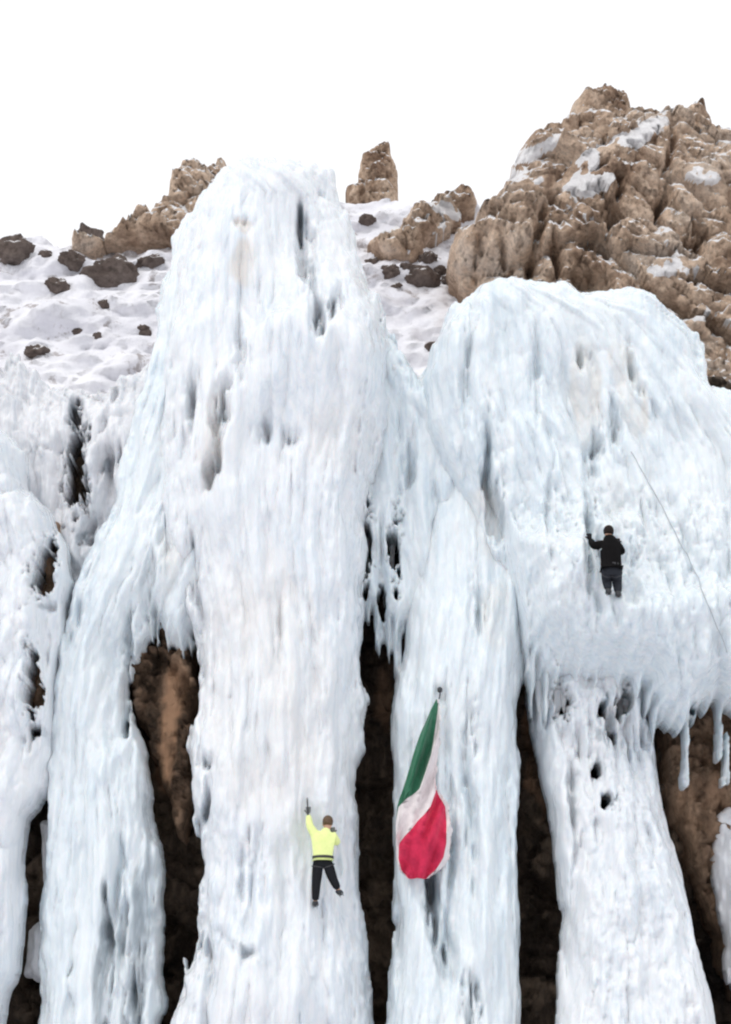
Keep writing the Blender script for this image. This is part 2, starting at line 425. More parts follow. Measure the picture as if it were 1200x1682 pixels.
def snow_relief(X, Z, s, body, seed):
    _, e = cells(X * .8 + .5 * fbm(X, Z, 3, 3), Z * 1.4 + .5 * fbm(X, Z, 4, 3), seed)
    return body + 1.5 * fbm(X * .16, Z * .3, seed, 5, .55) + .7 * fbm(X * .7, Z * 1.3, seed + 9, 5, .62) + .25 * np.sqrt(np.clip(e, 0, 1))
SL = dict(k=1.05, z0=13.0)
snow = mass(drop=0, name='snow_slope', poly= [(-160, 405), (0, 402), (60, 398), (110, 405), (150, 402), (200, 395), (260, 392), (330, 380), (420, 370), (500, 350), (570, 335), (610, 336),
            (660, 345), (720, 338), (790, 332), (800, 400), (800, 480), (900, 620), (900, 820), (-160, 820)], Y0=3.6, W=1.5, D=.8, material=SNOW, relief=snow_relief,
            dx=.16, dz=.11, edge=.22, edge_fx=.5, edge_fz=.5, seed=5, kind='structure', back=1.5, **SL)
mass('cliff', [(-260, 700), (40, 690), (200, 700), (420, 640), (500, 600), (640, 640), (760, 600), (900, 560), (1100, 600), (1500, 690), (1500, 1960), (-260, 1960)], 2.2, 1.0, .4, WET,
     rock_relief(1.3, .6, .1), dx=.07, dz=.07, edge=.2, seed=12, kind='structure', back=1.0,
     stain=[(272, 1180, 24, 120, 2, .9), (60, 930, 30, 60, 0, .5), (48, 1120, 30, 50, 0, .55), (1140, 1340, 40, 110, -8, .42), (880, 1230, 14, 120, 0, .28), (625, 1150, 18, 60, 0, .2)])

# ------------------------------------------------------------------ rocky hills
HR = dict(kind=None)
mass('rocky_hill', [(738, 400), (752, 362), (790, 340), (812, 312), (835, 300), (832, 268), (862, 240), (900, 232), (935, 205), (990, 195), (1040, 188), (1085, 182), (1120, 190), (1132, 176),
      (1150, 200), (1178, 228), (1195, 250), (1240, 262), (1330, 300), (1420, 360), (1420, 860), (820, 760), (790, 540), (752, 470), (745, 430)], 11.0, 2.0, 2.2, CRAG,
     rock_relief(1.7, .85, .5), k=.45, z0=20.0, dx=.06, dz=.06, edge=.35, edge_fx=.9, edge_fz=.9, seed=31, kind='structure', back=3.0, drop=26,
     dents=[(785, 420, 8, 60, 10, 1.2), (835, 430, 9, 50, -8, 1.3), (885, 395, 9, 60, 12, 1.3), (770, 360, 30, 6, -30, .8), (820, 345, 40, 7, 20, .9), (1010, 355, 9, 40, 8, 1.2), (1065, 408, 75, 7, 4, 1.2),
            (965, 452, 26, 9, 0, 1.1), (1150, 388, 16, 14, 0, 1.2), (940, 300, 60, 7, -35, .9), (1085, 330, 9, 50, 20, .9), (915, 440, 8, 40, 0, 1.1), (1160, 460, 70, 8, 15, 1.1), (975, 250, 50, 6, -35, .8), (1100, 250, 8, 40, 15, .8)],
     stain=[(1042, 228, 56, 14, -24, 1), (965, 266, 52, 11, -38, 1), (957, 298, 52, 16, -14, 1), (1153, 289, 28, 19, 0, 1), (1105, 440, 48, 13, -8, 1), (925, 330, 16, 13, 0, .9), (957, 352, 15, 14, 0, .9),
            (880, 245, 46, 12, -25, .9), (1150, 520, 19, 16, 10, 1), (1190, 532, 20, 16, 0, 1), (1205, 645, 24, 11, 0, .9), (850, 285, 18, 12, 0, .7), (1000, 380, 12, 11, 0, .5), (875, 300, 20, 8, -30, .6), (1110, 395, 16, 9, 0, .5)])
def outcrop(poly, Y0, lab, seed, W=1.0, D=1.0, st=(), m=CRAG, sc=1.2, amp=.7, grp=None, k=.3, z0=18):
    o = mass('rock_outcrop', poly, Y0, W, D, m, rock_relief(sc, amp, .3), k=k, z0=z0, dx=.07, dz=.07, edge=.16, edge_fx=1.6, edge_fz=1.6, seed=seed, stain=st,
             back=.9, label=lab, cat='rock', group=grp)
    return o
outcrop([(566, 338), (568, 300), (582, 290), (590, 258), (606, 240), (622, 230), (640, 236), (650, 256), (657, 290), (655, 325), (648, 350), (560, 352)], 24.0,
        'tan rock pinnacle standing alone against the white sky between ice peak and crag', 51, .8, 1.0)
outcrop([(930, 232), (928, 190), (938, 165), (960, 152), (990, 145), (1018, 150), (1032, 168), (1036, 200), (1030, 232)], 21.5,
        'rounded pale brown rock knob on the skyline at the top of the crag', 53, 1.0, 1.3)
outcrop([(118, 412), (124, 396), (150, 390), (170, 394), (190, 384), (215, 370), (240, 358), (262, 336), (282, 308), (310, 286), (335, 276), (352, 282), (358, 266), (372, 262), (400, 300), (400, 420), (300, 415), (270, 402), (215, 402), (180, 404), (160, 412)],
        3.6 - .6, 'long brown rock ridge rising to the left flank of the tall ice peak', 57, .9, 1.2, sc=1.0, k=1.0, z0=13)
outcrop([(598, 402), (606, 388), (640, 384), (665, 350), (690, 338), (722, 320), (760, 316), (785, 322), (790, 345), (760, 352), (740, 372), (700, 400), (690, 418), (640, 420)],
        3.6 - .9, 'low brown rock rib with a snow streak between pinnacle and crag', 61, .7, .9, st=[(738, 348, 26, 9, 45, 1), (725, 382, 22, 7, -45, .9)], sc=1.0, k=1.05, z0=13)

BROWN = make_rock('ochre_rock', [(.36, (.05, .032, .02)), (.47, (.25, .16, .105)), (.60, (.50, .33, .22)), (.74, (.27, .21, .165))], snowc=(.56, .33, .20), fine=4, rough=.6, vz=.35)
outcrop([(212, 1000), (330, 1000), (338, 1120), (334, 1240), (322, 1330), (302, 1400), (284, 1330), (262, 1290), (240, 1240), (216, 1180)], 1.25,
        'orange brown rock rib bared in the gap between bluish and central pillars', 91, .5, .7, st=[(273, 1190, 19, 100, 2, .75), (290, 1130, 12, 50, 0, .4)], m=BROWN, sc=.5, amp=.5, k=0, z0=0)
outcrop([(1060, 1140), (1290, 1140), (1290, 1720), (1210, 1700), (1180, 1600), (1150, 1500), (1118, 1420), (1080, 1330)], 1.5,
        'tan brown rock face bared under the hanging icicles at the right frame edge', 93, .6, .7, st=[(1130, 1340, 20, 70, -8, .35), (1170, 1290, 12, 50, 0, .3)], m=BROWN, sc=.5, amp=.5, k=0, z0=0)
outcrop([(20, 860), (112, 860), (112, 1000), (100, 1200), (25, 1200)], 0.75,
        'brown rock showing through the openings of the lumpy ice bulge', 95, .4, .9, st=[(70, 920, 9, 34, 6, .6), (48, 1120, 8, 36, 0, .5)], m=BROWN, sc=.7, amp=.3, k=0, z0=0)
# boulders lying on the snow slope
def boulder(u, v, wpx, hpx, seed, lab, grp='dark boulders poking through the snow slope', m=DARKROCK):
    c = front_slope(u, v)
    d = (c[1] - CAMY) / CP
    sc = d / F
    bm = bmesh.new(); bmesh.ops.create_icosphere(bm, subdivisions=4, radius=1)
    rnd = random.Random(seed)
    planes = [Vector((rnd.gauss(0, 1), rnd.gauss(0, 1), rnd.gauss(0, 1))).normalized() for _ in range(11)]
    from mathutils import noise as mn
    for vt in bm.verts:
        p = vt.co.copy(); dn = p.normalized(); r = 1.0
        for pl in planes:
            q = dn.dot(pl)
            if q > .72: r = min(r, .74 / q)
        r *= 1 + (.30 if wpx > 30 else .2) * mn.noise(dn * 2.0 + Vector((seed, 0, 0))) + .14 * mn.noise(dn * 6 + Vector((0, seed, 0)))
        vt.co = Vector((dn.x * r * wpx * sc * .5, dn.y * r * wpx * sc * .45, dn.z * r * hpx * sc * .55))
    me = bpy.data.meshes.new('boulder'); bm.to_mesh(me); bm.free()
    for p in me.polygons: p.use_smooth = True
    me.materials.append(m)
    o = bpy.data.objects.new('boulder', me); col.objects.link(o)
    o.location = c; o.rotation_euler = (rnd.uniform(-.2, .2), rnd.uniform(-.35, .35), rnd.uniform(0, 1))
    tag(o, lab, 'boulder', grp)
    return o
def front_slope(u, v):
    x0, z0, dx, dz, Yf, used = HEIGHTS['snow_slope']
    # march along the sight line until it enters the slope
    a = (u - 600.0) / F; b = (841.0 - v) / F; dy = CP - b * SP; dzz = SP + b * CP
    for t in np.arange(38, 140, .1):
        x, y, z = a * t, CAMY + t * dy, CAMZ + t * dzz
        i = int(round((z - z0) / dz)); j = int(round((x - x0) / dx))
        if 0 <= i < Yf.shape[0] and 0 <= j < Yf.shape[1] and used[i, j] and y > Yf[i, j]: return np.array([x, y, z])
    return at(u, v, 20)
BL = [(188, 458, 92, 42, 'largest dark brown boulder on the snow slope left of the ice peak'),
      (95, 470, 36, 22, 'dark boulder just left of the largest one on the snow slope'),
      (60, 580, 36, 20, 'black boulder low on the left snow, beneath the slope edge'),
      (20, 420, 62, 44, 'grey rock cut by the left frame edge on the snow slope'),
      (130, 545, 20, 13, 'small grey stone in the snow below the largest boulder'),
      (240, 545, 34, 18, 'slanted dark stone beside the flank of the ice peak'),
      (245, 432, 46, 18, 'flat grey stone in the snow above and right of the largest boulder'),
      (120, 430, 40, 20, 'grey stone in the snow above the left pair of boulders'),
      (160, 552, 14, 12, 'tiny grey stone right of the small grey stone'),
      (172, 500, 20, 10, 'tiny flat stone directly under the largest boulder'),
      (75, 420, 22, 16, 'small grey stone near the skyline at the left'),
      (148, 392, 50, 34, 'dark pointed boulder on the skyline at the foot of the brown ridge'),
      (690, 462, 54, 26, 'dark boulder in the snow hollow between ice peak and crag'),
      (742, 468, 36, 18, 'dark flat boulder touching the crag foot'),
      (640, 448, 34, 18, 'grey boulder just right of the ice peak flank'),
      (612, 432, 24, 14, 'small stone against the right flank of the ice peak'),
      (705, 425, 30, 18, 'grey stone above the dark boulder in the hollow'),
      (604, 362, 26, 14, 'small dark stone at the foot of the tan pinnacle'),
      (668, 440, 20, 12, 'small stone between the two boulders in the hollow'),
      (722, 445, 22, 12, 'small brown stone above the flat boulder at the crag foot'),
      (712, 574, 34, 24, 'dark slanted stone in the snow saddle beside the domed ice'),
      (652, 470, 18, 9, 'tiny stone at the lip of the snow hollow')]
for q, (u, v, a, b, lab) in enumerate(BL): boulder(u, v, a * 1.28, b * 1.3, 100 + q, lab)

# ------------------------------------------------------------------ the ice
z_of = lambda v, y=0: at(600, v, y)[2]
x_of = lambda u, y=0: at(u, 841, y)[0]
mass('ice_curtain', [(-140, 560), (0, 575), (70, 615), (130, 640), (190, 625), (245, 590), (330, 560), (340, 1040), (-140, 1040)], 1.4, 1.8, .9, ICEG,
     ice_relief(330, (.04, .15), (.6, 2.5), .04, lumps=.3, extra=bumpy(.2, 1.1)), seed=71, edge=.3,
     holes=[(124, 765, 12, 58, 0)], dents=[(172, 765, 14, 20, 0, .5), (180, 640, 14, 24, -15, .4), (135, 860, 22, 16, 0, .5), (145, 885, 14, 10, 0, .5), (160, 800, 22, 60, 10, .3)],
     clear=[(124, 720, 14, 60, 0, .5), (172, 762, 10, 14, 0, .5), (140, 885, 16, 9, 0, .5)],
     label='greyish recessed ice curtain with a dark slot left of the tall ice peak', cat='ice curtain', group='frozen spray ice formations')
mass('ice_shelf', [(560, 440), (612, 470), (632, 520), (655, 565), (690, 604), (730, 600), (860, 640), (900, 1060), (850, 1100), (700, 1020)] + teeth([(672, 1020), (655, 1040), (625, 1010), (590, 990)], 4, 10, 130, 1.1) + [(560, 900)], .55, .9, .8, ICEB,
     ice_relief(420, (.04, .16), (.8, 3.2), .03, lumps=.2), seed=72, edge=.12,
     holes=[(602, 885, 7, 52, 0), (648, 893, 8, 42, 0), (628, 985, 4, 30, 0)], dents=[(690, 600, 40, 20, -40, .3), (625, 900, 10, 120, 0, .3), (665, 760, 14, 80, 0, .35), (720, 860, 14, 80, 0, .2)],
     label='blue white ice shelf bridging the tall ice peak and the domed ice mass', cat='ice shelf', group='frozen spray ice formations')
main = mass('ice_pillar', [(388, 259), (430, 264), (480, 259), (525, 266), (550, 285), (562, 330), (578, 375), (600, 430), (620, 480), (636, 540), (645, 600), (640, 680), (622, 760), (608, 830), (600, 870),
      (600, 900), (597, 1000), (600, 1100), (600, 1200), (594, 1300), (592, 1400), (602, 1500), (611, 1600), (618, 1700), (624, 1960), (250, 1960), (282, 1680), (312, 1590), (328, 1500), (338, 1430),
      (322, 1350), (314, 1250), (320, 1150), (324, 1060), (300, 1000), (270, 900), (260, 760), (270, 600), (290, 450), (330, 330), (372, 272)], 0.0, 1.5, 1.5, ICE,
     ice_relief(520, (.04, .19), (.8, 5.5), .02, lumps=.2, extra=summed(ledge(z_of(600), 1.6, .35), step((360, 420, 480, 560, 610, 660), (600, 572, 548, 552, 585, 640), .34, 2.2), step((430, 480, 560, 640), (760, 748, 738, 745), .2, 1.6), ledge(z_of(1640), 1.3, .35))), seed=73, edge=.13, edge_fz=1.3,
     dents=[(497, 355, 17, 46, -4, .75), (508, 450, 13, 55, -6, .5), (519, 520, 10, 22, 0, .6), (546, 500, 11, 26, 12, .55), (370, 675, 12, 45, 3, .7), (352, 760, 10, 36, 14, .5), (425, 695, 13, 24, 0, .4),
            (312, 650, 10, 60, 6, .5), (395, 570, 12, 40, 0, .3), (480, 725, 14, 16, 0, .3), (400, 1560, 40, 8, 35, .3), (552, 1450, 12, 120, 0, .2), (335, 1250, 9, 14, 0, .45), (332, 1335, 12, 26, 8, .5),
            (320, 930, 11, 60, 0, .7), (340, 1600, 8, 140, 0, .35), (463, 1060, 6, 60, 0, .3), (415, 1420, 16, 110, 3, .22), (400, 368, 14, 10, 0, .25)],
     clear=[(496, 360, 7, 22, -4, .55), (508, 450, 5, 34, -6, .35), (519, 528, 6, 9, 0, .6), (368, 672, 5, 30, 3, .35), (318, 925, 6, 40, 2, .5), (335, 1250, 7, 9, 0, .4), (352, 766, 6, 16, 14, .25),
            (312, 660, 6, 44, 6, .3), (546, 505, 5, 16, 12, .35), (403, 1560, 24, 4, 35, .3), (333, 1335, 8, 20, 8, .3), (422, 700, 7, 16, 0, .2)],
     stain=[(398, 425, 26, 40, 0, .26), (402, 370, 14, 10, 0, .3), (345, 720, 18, 90, 8, .14), (440, 1130, 110, 220, 0, .10), (560, 720, 60, 60, 0, .07)],
     label='tallest central ice pillar with a flat peak, climbed by the person in yellow', cat='ice pillar', group='frozen spray ice formations')
left = mass('ice_pillar', [(378, 266), (345, 298), (310, 342), (282, 400), (264, 470), (252, 540), (242, 620), (216, 710), (192, 800), (174, 870), (150, 930), (122, 980), (102, 1050), (92, 1150), (88, 1250), (80, 1350),
      (72, 1430), (68, 1560), (60, 1680), (48, 1960), (284, 1960), (274, 1680), (276, 1500), (270, 1380), (252, 1290), (234, 1220), (220, 1150)] + teeth([(214, 1100), (236, 1070), (256, 1010), (276, 1050), (300, 1070), (330, 1040)], 8, 11, 120, 1.1) + [(430, 900), (470, 500), (430, 280)],
     0.35, 1.2, 1.1, ICEB, ice_relief(340, (.04, .16), (.8, 5.0), .02, lumps=.15), seed=74, edge=.10, edge_fz=1.3,
     dents=[(172, 1600, 10, 150, 4, .6), (225, 1600, 12, 160, 3, .55), (200, 1500, 6, 130, 3, .3), (205, 1080, 8, 120, 0, .45), (195, 1450, 8, 120, 2, .4), (270, 900, 10, 90, 4, .35), (240, 960, 8, 90, 4, .3), (135, 1000, 12, 60, 20, .3)],
     clear=[(168, 1600, 11, 170, 3, .45), (228, 1560, 15, 210, 2, .5), (205, 1630, 9, 110, 2, .3), (205, 1050, 5, 55, 0, .3), (240, 960, 5, 60, 6, .2), (236, 1330, 9, 100, -4, .3)],  # lower right: grey shadow painted along the hollows, with greyer ice
     stain=[(290, 880, 20, 120, 8, .12)],
     label='bluish ice pillar running down left of the brown gap beside the central pillar', cat='ice pillar', group='frozen spray ice formations')
mass('ice_pillar', [(655, 640), (690, 612), (760, 610), (830, 640), (870, 900), (872, 1040), (862, 1130), (850, 1220), (848, 1400), (851, 1600), (848, 1960), (624, 1960), (628, 1680), (640, 1560), (646, 1440), (641, 1300), (641, 1190),
      (658, 1090), (664, 1000), (672, 900), (680, 760)], 0.2, 1.0, 1.15, ICEB, ice_relief(300, (.04, .16), (.8, 5.0), .025, lumps=.18, extra=summed(ledge(z_of(980), 2.2, .25))), seed=75, edge=.10, k=.13, z0=7.0,
     dents=[(715, 1500, 12, 90, -4, 1.0), (770, 1640, 10, 80, 0, .9), (775, 1250, 10, 160, 0, .35), (740, 1500, 9, 140, 0, .35), (790, 990, 14, 60, 0, .3), (722, 1150, 8, 16, 0, .35)],
     clear=[(714, 1490, 9, 55, -5, .75), (722, 1570, 10, 45, -16, .6), (770, 1650, 7, 70, 0, .55), (752, 1400, 4, 110, 0, .25)], stain=[(800, 850, 26, 70, 0, .13), (815, 1010, 30, 60, 0, .12)],
     label='ice pillar the green white and red flag hangs on', cat='ice pillar', group='frozen spray ice formations')
dome = mass('ice_dome', [(690, 640), (712, 565), (738, 512), (768, 476), (812, 466), (832, 458), (850, 468), (872, 456), (905, 458), (938, 462), (955, 480), (1000, 468), (1050, 480), (1090, 505), (1122, 536), (1143, 568), (1150, 600),
      (1160, 640), (1200, 655), (1350, 700), (1350, 1210)] + teeth([(1215, 1190), (1160, 1165), (1110, 1205), (1068, 1180), (1040, 1140), (960, 1130), (900, 1125), (862, 1080)], 15, 13, 110, 1.1) + [(850, 1080), (836, 1010), (800, 940), (760, 860), (715, 780), (690, 720)], 0.1, 1.15, 1.6, ICEB,
     ice_relief(520, (.04, .18), (.6, 3.6), .035, lumps=.22, extra=summed(ledge(z_of(1010), 1.3, .45, x_of(790), 9), step((775, 830, 900, 950, 990, 1060, 1120, 1200, 1300), (905, 880, 892, 905, 1012, 1012, 990, 985, 990), .62, 2.4), ledge(z_of(560), 1.2, .2), bumpy(.05, 1.6, 3), within(bumpy(.13, 1.9, 5), z_of(1240), z_of(840), x_of(780), 99), within(lambda X, Z: .26 * fbm(X * 2.4, Z * 1.5, 66, 5, .62), z_of(1240), z_of(820), x_of(780), 99))), seed=76, edge=.10,
     holes=[(925, 1140, 14, 19, 0), (1026, 1142, 12, 16, 0), (996, 1140, 9, 12, 0), (1140, 1165, 4, 6, 0)],
     dents=[(812, 800, 11, 90, -6, .75), (826, 850, 9, 50, -4, .5), (985, 735, 9, 14, 0, .4), (962, 580, 14, 18, 0, .35), (1012, 700, 8, 50, 0, .4), (975, 830, 12, 110, 0, .35), (998, 930, 34, 60, 0, .35), (1005, 1190, 48, 45, 0, .55),
            (905, 830, 8, 70, 0, .25), (860, 1050, 8, 50, 0, .3), (1180, 1060, 8, 80, 0, .3), (1060, 1130, 8, 60, 0, .3), (880, 620, 8, 100, 0, .2), (1050, 620, 10, 90, -20, .3), (1080, 900, 7, 200, -22, .15), (770, 620, 9, 120, 5, .25)],
     clear=[(812, 790, 5, 60, -8, .35), (824, 850, 5, 34, -4, .4), (985, 737, 6, 7, 0, .5), (962, 578, 8, 8, 0, .35), (1012, 695, 4, 36, 0, .25), (905, 840, 4, 40, 0, .15), (972, 820, 8, 70, 0, .15)],
     stain=[(960, 640, 26, 90, 0, .2), (1035, 640, 24, 80, -14, .22), (795, 830, 26, 30, 0, .14), (1000, 1180, 40, 60, 0, .22), (1010, 830, 20, 60, 0, .10)],
     label='broad domed ice mass with a bulging skirt, climbed by the person in black', cat='ice dome', group='frozen spray ice formations')
mass('ice_cone', [(858, 1150), (864, 1080), (930, 1040), (1000, 1030), (1050, 1060), (1068, 1160), (1078, 1262), (1088, 1330), (1106, 1400), (1126, 1480), (1146, 1560), (1162, 1640), (1174, 1700), (1210, 1960), (892, 1960), (904, 1690),
      (912, 1600), (915, 1500), (910, 1420), (896, 1340), (878, 1270)], 0.0, 1.3, 1.35, ICE, ice_relief(220, (.04, .13), (.5, 2.2), .05, lumps=.2, extra=summed(bumpy(.07, 1.7, 8), lambda X, Z: .16 * fbm(X * 2.6, Z * 1.7, 67, 5, .62), ledge(z_of(1500), 1.5, .45))), seed=77, edge=.09, k=.30, z0=5.5,
     holes=[(925, 1148, 11, 17, 0), (1026, 1150, 9, 14, 0), (1000, 1312, 8, 9, 0), (992, 1165, 6, 9, 20), (982, 1262, 5, 10, 15), (1010, 1205, 4, 7, 0)],
     dents=[(1005, 1195, 44, 46, 0, .7), (950, 1210, 12, 30, 0, .4), (940, 1300, 8, 110, -8, .4), (1000, 1312, 14, 14, 0, .35), (975, 1270, 18, 24, 10, .35)], clear=[(940, 1330, 6, 80, -8, .2), (985, 1262, 8, 14, 20, .5), (1000, 1150, 10, 14, 14, .7), (1000, 1312, 9, 9, 0, .9), (978, 1200, 7, 12, 0, .4), (1032, 1150, 9, 12, 0, .6)],
     label='lower cone of rough ice beneath the domed mass, widening downward', cat='ice cone', group='frozen spray ice formations')
mass('ice_pillar', [(1166, 1400), (1172, 1350), (1195, 1330), (1240, 1320), (1330, 1320), (1330, 1960), (1262, 1960), (1230, 1700), (1204, 1620), (1192, 1560), (1180, 1500), (1170, 1450)], .5, .6, .5, ICEG,
     ice_relief(60, (.05, .15), (.6, 2.5), .06, lumps=.2), seed=78, edge=.12, label='short grey ice pillar in the brown recess at the right frame edge', cat='ice pillar', group='frozen spray ice formations')
mass('ice_bulge', [(-150, 690), (0, 698), (30, 716), (46, 745), (52, 800), (88, 842), (118, 900), (128, 960), (112, 1010), (104, 1100), (97, 1250), (88, 1300), (64, 1335), (48, 1352), (42, 1400), (38, 1500), (34, 1600), (20, 1640),
      (8, 1700), (0, 1960), (-150, 1960)], -0.1, .8, 1.0, ICE, ice_relief(150, (.06, .22), (.6, 2.5), .06, lumps=.3, extra=summed(bumpy(.16, 1.0, 12), ledge(z_of(860), .6, .35), ledge(z_of(740), .4, .2))), seed=79, edge=.09,
     holes=[(70, 925, 13, 40, 6), (48, 1122, 11, 44, -4)], dents=[(68, 992, 16, 8, 0, .3), (20, 800, 40, 8, 10, .3), (60, 1200, 14, 30, 20, .3), (75, 1060, 12, 60, 0, .25)], clear=[(72, 996, 11, 5, 0, .4), (60, 1195, 14, 10, 30, .25)],
     label='lumpy ice bulge at the left frame edge with two brown openings', cat='ice bulge', group='frozen spray ice formations')
mass('ice_curtain', [(60, 1350), (95, 1330), (140, 1400), (140, 1960), (62, 1960), (70, 1680), (68, 1620), (44, 1600), (50, 1530), (72, 1500)], .9, .5, .5, ICEG,
     ice_relief(30, (.04, .12), (.6, 2.0), .05), seed=80, edge=.1, label='thin grey ice sheet behind the bluish pillar near the left edge', cat='ice curtain', group='frozen spray ice formations')

# icicles hanging from the lips, each a part of its ice mass
def icicle(parent, u, v, Lpx, rpx, Y, seed, m):
    rnd = random.Random(seed)
    p = at(u, v, Y); q = at(u, v + Lpx, Y); L = p[2] - q[2]; r = rpx * (Y - CAMY) / CP / F
    n, seg = 14, 9; V = []; Fc = []
    for i in range(n + 1):
        t = i / n
        rr = r * ((1 - t) ** .6) * (1 + .9 * max(0, .25 - t) * 4 * .5) * (1 + .16 * math.sin(t * 17 + seed) + .12 * math.sin(t * 31 + seed * 3)) + .004
        cx = .04 * math.sin(t * 3 + seed) * L * .2; cy = .05 * t * t
        for k in range(seg):
            a = 2 * math.pi * k / seg
            w_ = 1 + .22 * math.sin(a * 2 + seed) + .12 * math.sin(a * 3 + seed * 2)
            V.append((cx + rr * w_ * math.cos(a), cy + rr * w_ * math.sin(a), -t * L))
    for i in range(n):
        for k in range(seg):
            a, b = i * seg + k, i * seg + (k + 1) % seg
            Fc.append((a, a + seg, b + seg, b))
    o = link_mesh('icicle', V, Fc, m, parent); o.location = p
    return o
def fringe(parent, pts, n, Lr, rr, Y, seed, m):
    rnd = random.Random(seed)
    for i in range(n):
        t = (i + rnd.random() * .9) / n * (len(pts) - 1); j = min(int(t), len(pts) - 2); f = t - j
        u = pts[j][0] * (1 - f) + pts[j + 1][0] * f; v = pts[j][1] * (1 - f) + pts[j + 1][1] * f
        L = Lr[0] * .6 + (Lr[1] * 1.25 - Lr[0] * .6) * rnd.random() ** 1.8; v -= rnd.uniform(5, 45); L += 30
        icicle(parent, u, v, L, rnd.uniform(rr[0] * .7, rr[1] * 1.25) * (.6 + .5 * L / Lr[1]), Y + rnd.uniform(-.25, .25), seed * 100 + i, m)
#fringe(left, [(225, 985), (262, 990), (300, 1000), (318, 1000)], 9, (40, 120), (5, 11), 0.25, 3, ICE)
fringe(dome, [(865, 1080), (900, 1105), (930, 1130), (960, 1130), (1000, 1130), (1045, 1180)], 14, (20, 80), (5, 11), 0.1, 4, ICE)
#fringe(dome, [(1050, 1180), (1090, 1215), (1130, 1180), (1170, 1160), (1210, 1170)], 14, (20, 80), (5, 11), 0.2, 5, ICE)
fringe(main, [(592, 800), (605, 830), (640, 850), (665, 860)], 8, (40, 170), (5, 9), 0.7, 6, ICE)
fringe(main, [(594, 960), (620, 965), (660, 980)], 8, (30, 140), (5, 9), 0.9, 7, ICE)

# ------------------------------------------------------------------ people
def skin_mesh(name, pts, edges, m, parent=None, sub=2):
    """pts: name -> (position, radius or (rx, ry)); grows one continuous surface round the edges"""
    keys = list(pts); ix = {k: i for i, k in enumerate(keys)}
    me = bpy.data.meshes.new(name + '_cage')
    me.from_pydata([tuple(pts[k][0]) for k in keys], [(ix[a], ix[b]) for a, b in edges], [])
    o = bpy.data.objects.new(name + '_cage', me); col.objects.link(o)
    o.modifiers.new('skin', 'SKIN')
    if not me.skin_vertices: 
        bpy.context.view_layer.update()
    sv = me.skin_vertices[0].data
    for i, k in enumerate(keys):
        r = pts[k][1]; sv[i].radius = r if isinstance(r, tuple) else (r, r); sv[i].use_root = (i == 0)
    ss = o.modifiers.new('sub', 'SUBSURF'); ss.levels = sub; ss.render_levels = sub
    bpy.context.view_layer.update()
    dg = bpy.context.evaluated_depsgraph_get()
    nm = bpy.data.meshes.new_from_object(o.evaluated_get(dg)); nm.name = name
    bpy.data.objects.remove(o); bpy.data.meshes.remove(me)
    for p in nm.polygons: p.use_smooth = True
    nm.materials.clear(); nm.materials.append(m)
    r = bpy.data.objects.new(name, nm); col.objects.link(r)
    if parent: r.parent = parent
    return r
def lerp(a, b, t): return a * (1 - t) + b * t
def bmobj(name, build, m, parent=None):
    bm = bmesh.new(); build(bm); me = bpy.data.meshes.new(name); bmesh.ops.recalc_face_normals(bm, faces=bm.faces); bm.to_mesh(me); bm.free()
    for p in me.polygons: p.use_smooth = True
    me.materials.append(m); o = bpy.data.objects.new(name, me); col.objects.link(o)
    if parent: o.parent = parent
    return o
def tube(bm, pts, r, seg=8):
    rings = []
    pts = [Vector(p) for p in pts]
    for i, p in enumerate(pts):
        d = (pts[min(i + 1, len(pts) - 1)] - pts[max(i - 1, 0)]).normalized()
        s = d.orthogonal().normalized() if i == 0 else (side - d * side.dot(d)).normalized()
        side = s; t = d.cross(s); rr = r[i] if isinstance(r, (list, tuple)) else r
        rings.append([bm.verts.new(p + (s * math.cos(a) + t * math.sin(a)) * rr) for a in [2 * math.pi * k / seg for k in range(seg)]])
    for a, b in zip(rings, rings[1:]):
        for k in range(seg): bm.faces.new((a[k], a[(k + 1) % seg], b[(k + 1) % seg], b[k]))
    bm.faces.new(rings[0]); bm.faces.new(rings[-1][::-1])
def ellip(bm, c, ax, R3=None, sub=3):
    g = bmesh.ops.create_icosphere(bm, subdivisions=sub, radius=1)
    for v in g['verts']:
        q = Vector((v.co.x * ax[0], v.co.y * ax[1], v.co.z * ax[2]))
        v.co = (R3 @ q if R3 else q) + Vector(c)

SKIN_M = plain('skin', (.50, .30, .21), .6, .08)
HIVIS = plain('yellow_green_fabric', (.78, .87, .36), .75, .06, 18, .3)
HIVIS_SEAM = plain('pale_reflective_tape', (.62, .66, .60), .5, .05)
TROUSER = plain('black_trouser_fabric', (.014, .015, .018), .9, .2, 14)
BLACK = plain('black_jacket_fabric', (.005, .0045, .005), .95, .2, 14)
CHAR = plain('charcoal_trouser_fabric', (.026, .029, .036), .9, .2, 14)
BOOT = plain('dark_boot', (.030, .032, .036), .5, .2)
GLOVE = plain('grey_glove', (.17, .18, .17), .8, .2)
GLOVEB = plain('black_glove', (.015, .013, .016), .8, .2)
HAIR = plain('brown_hair', (.10, .058, .028), .6, .35, 60)
HAIRD = plain('dark_knit_cap', (.018, .013, .012), .8, .3, 60)
STEEL = plain('brushed_steel', (.30, .31, .32), .35, .1, 20, 0, .9)
WEB = plain('harness_webbing', (.03, .03, .035), .6, .2)

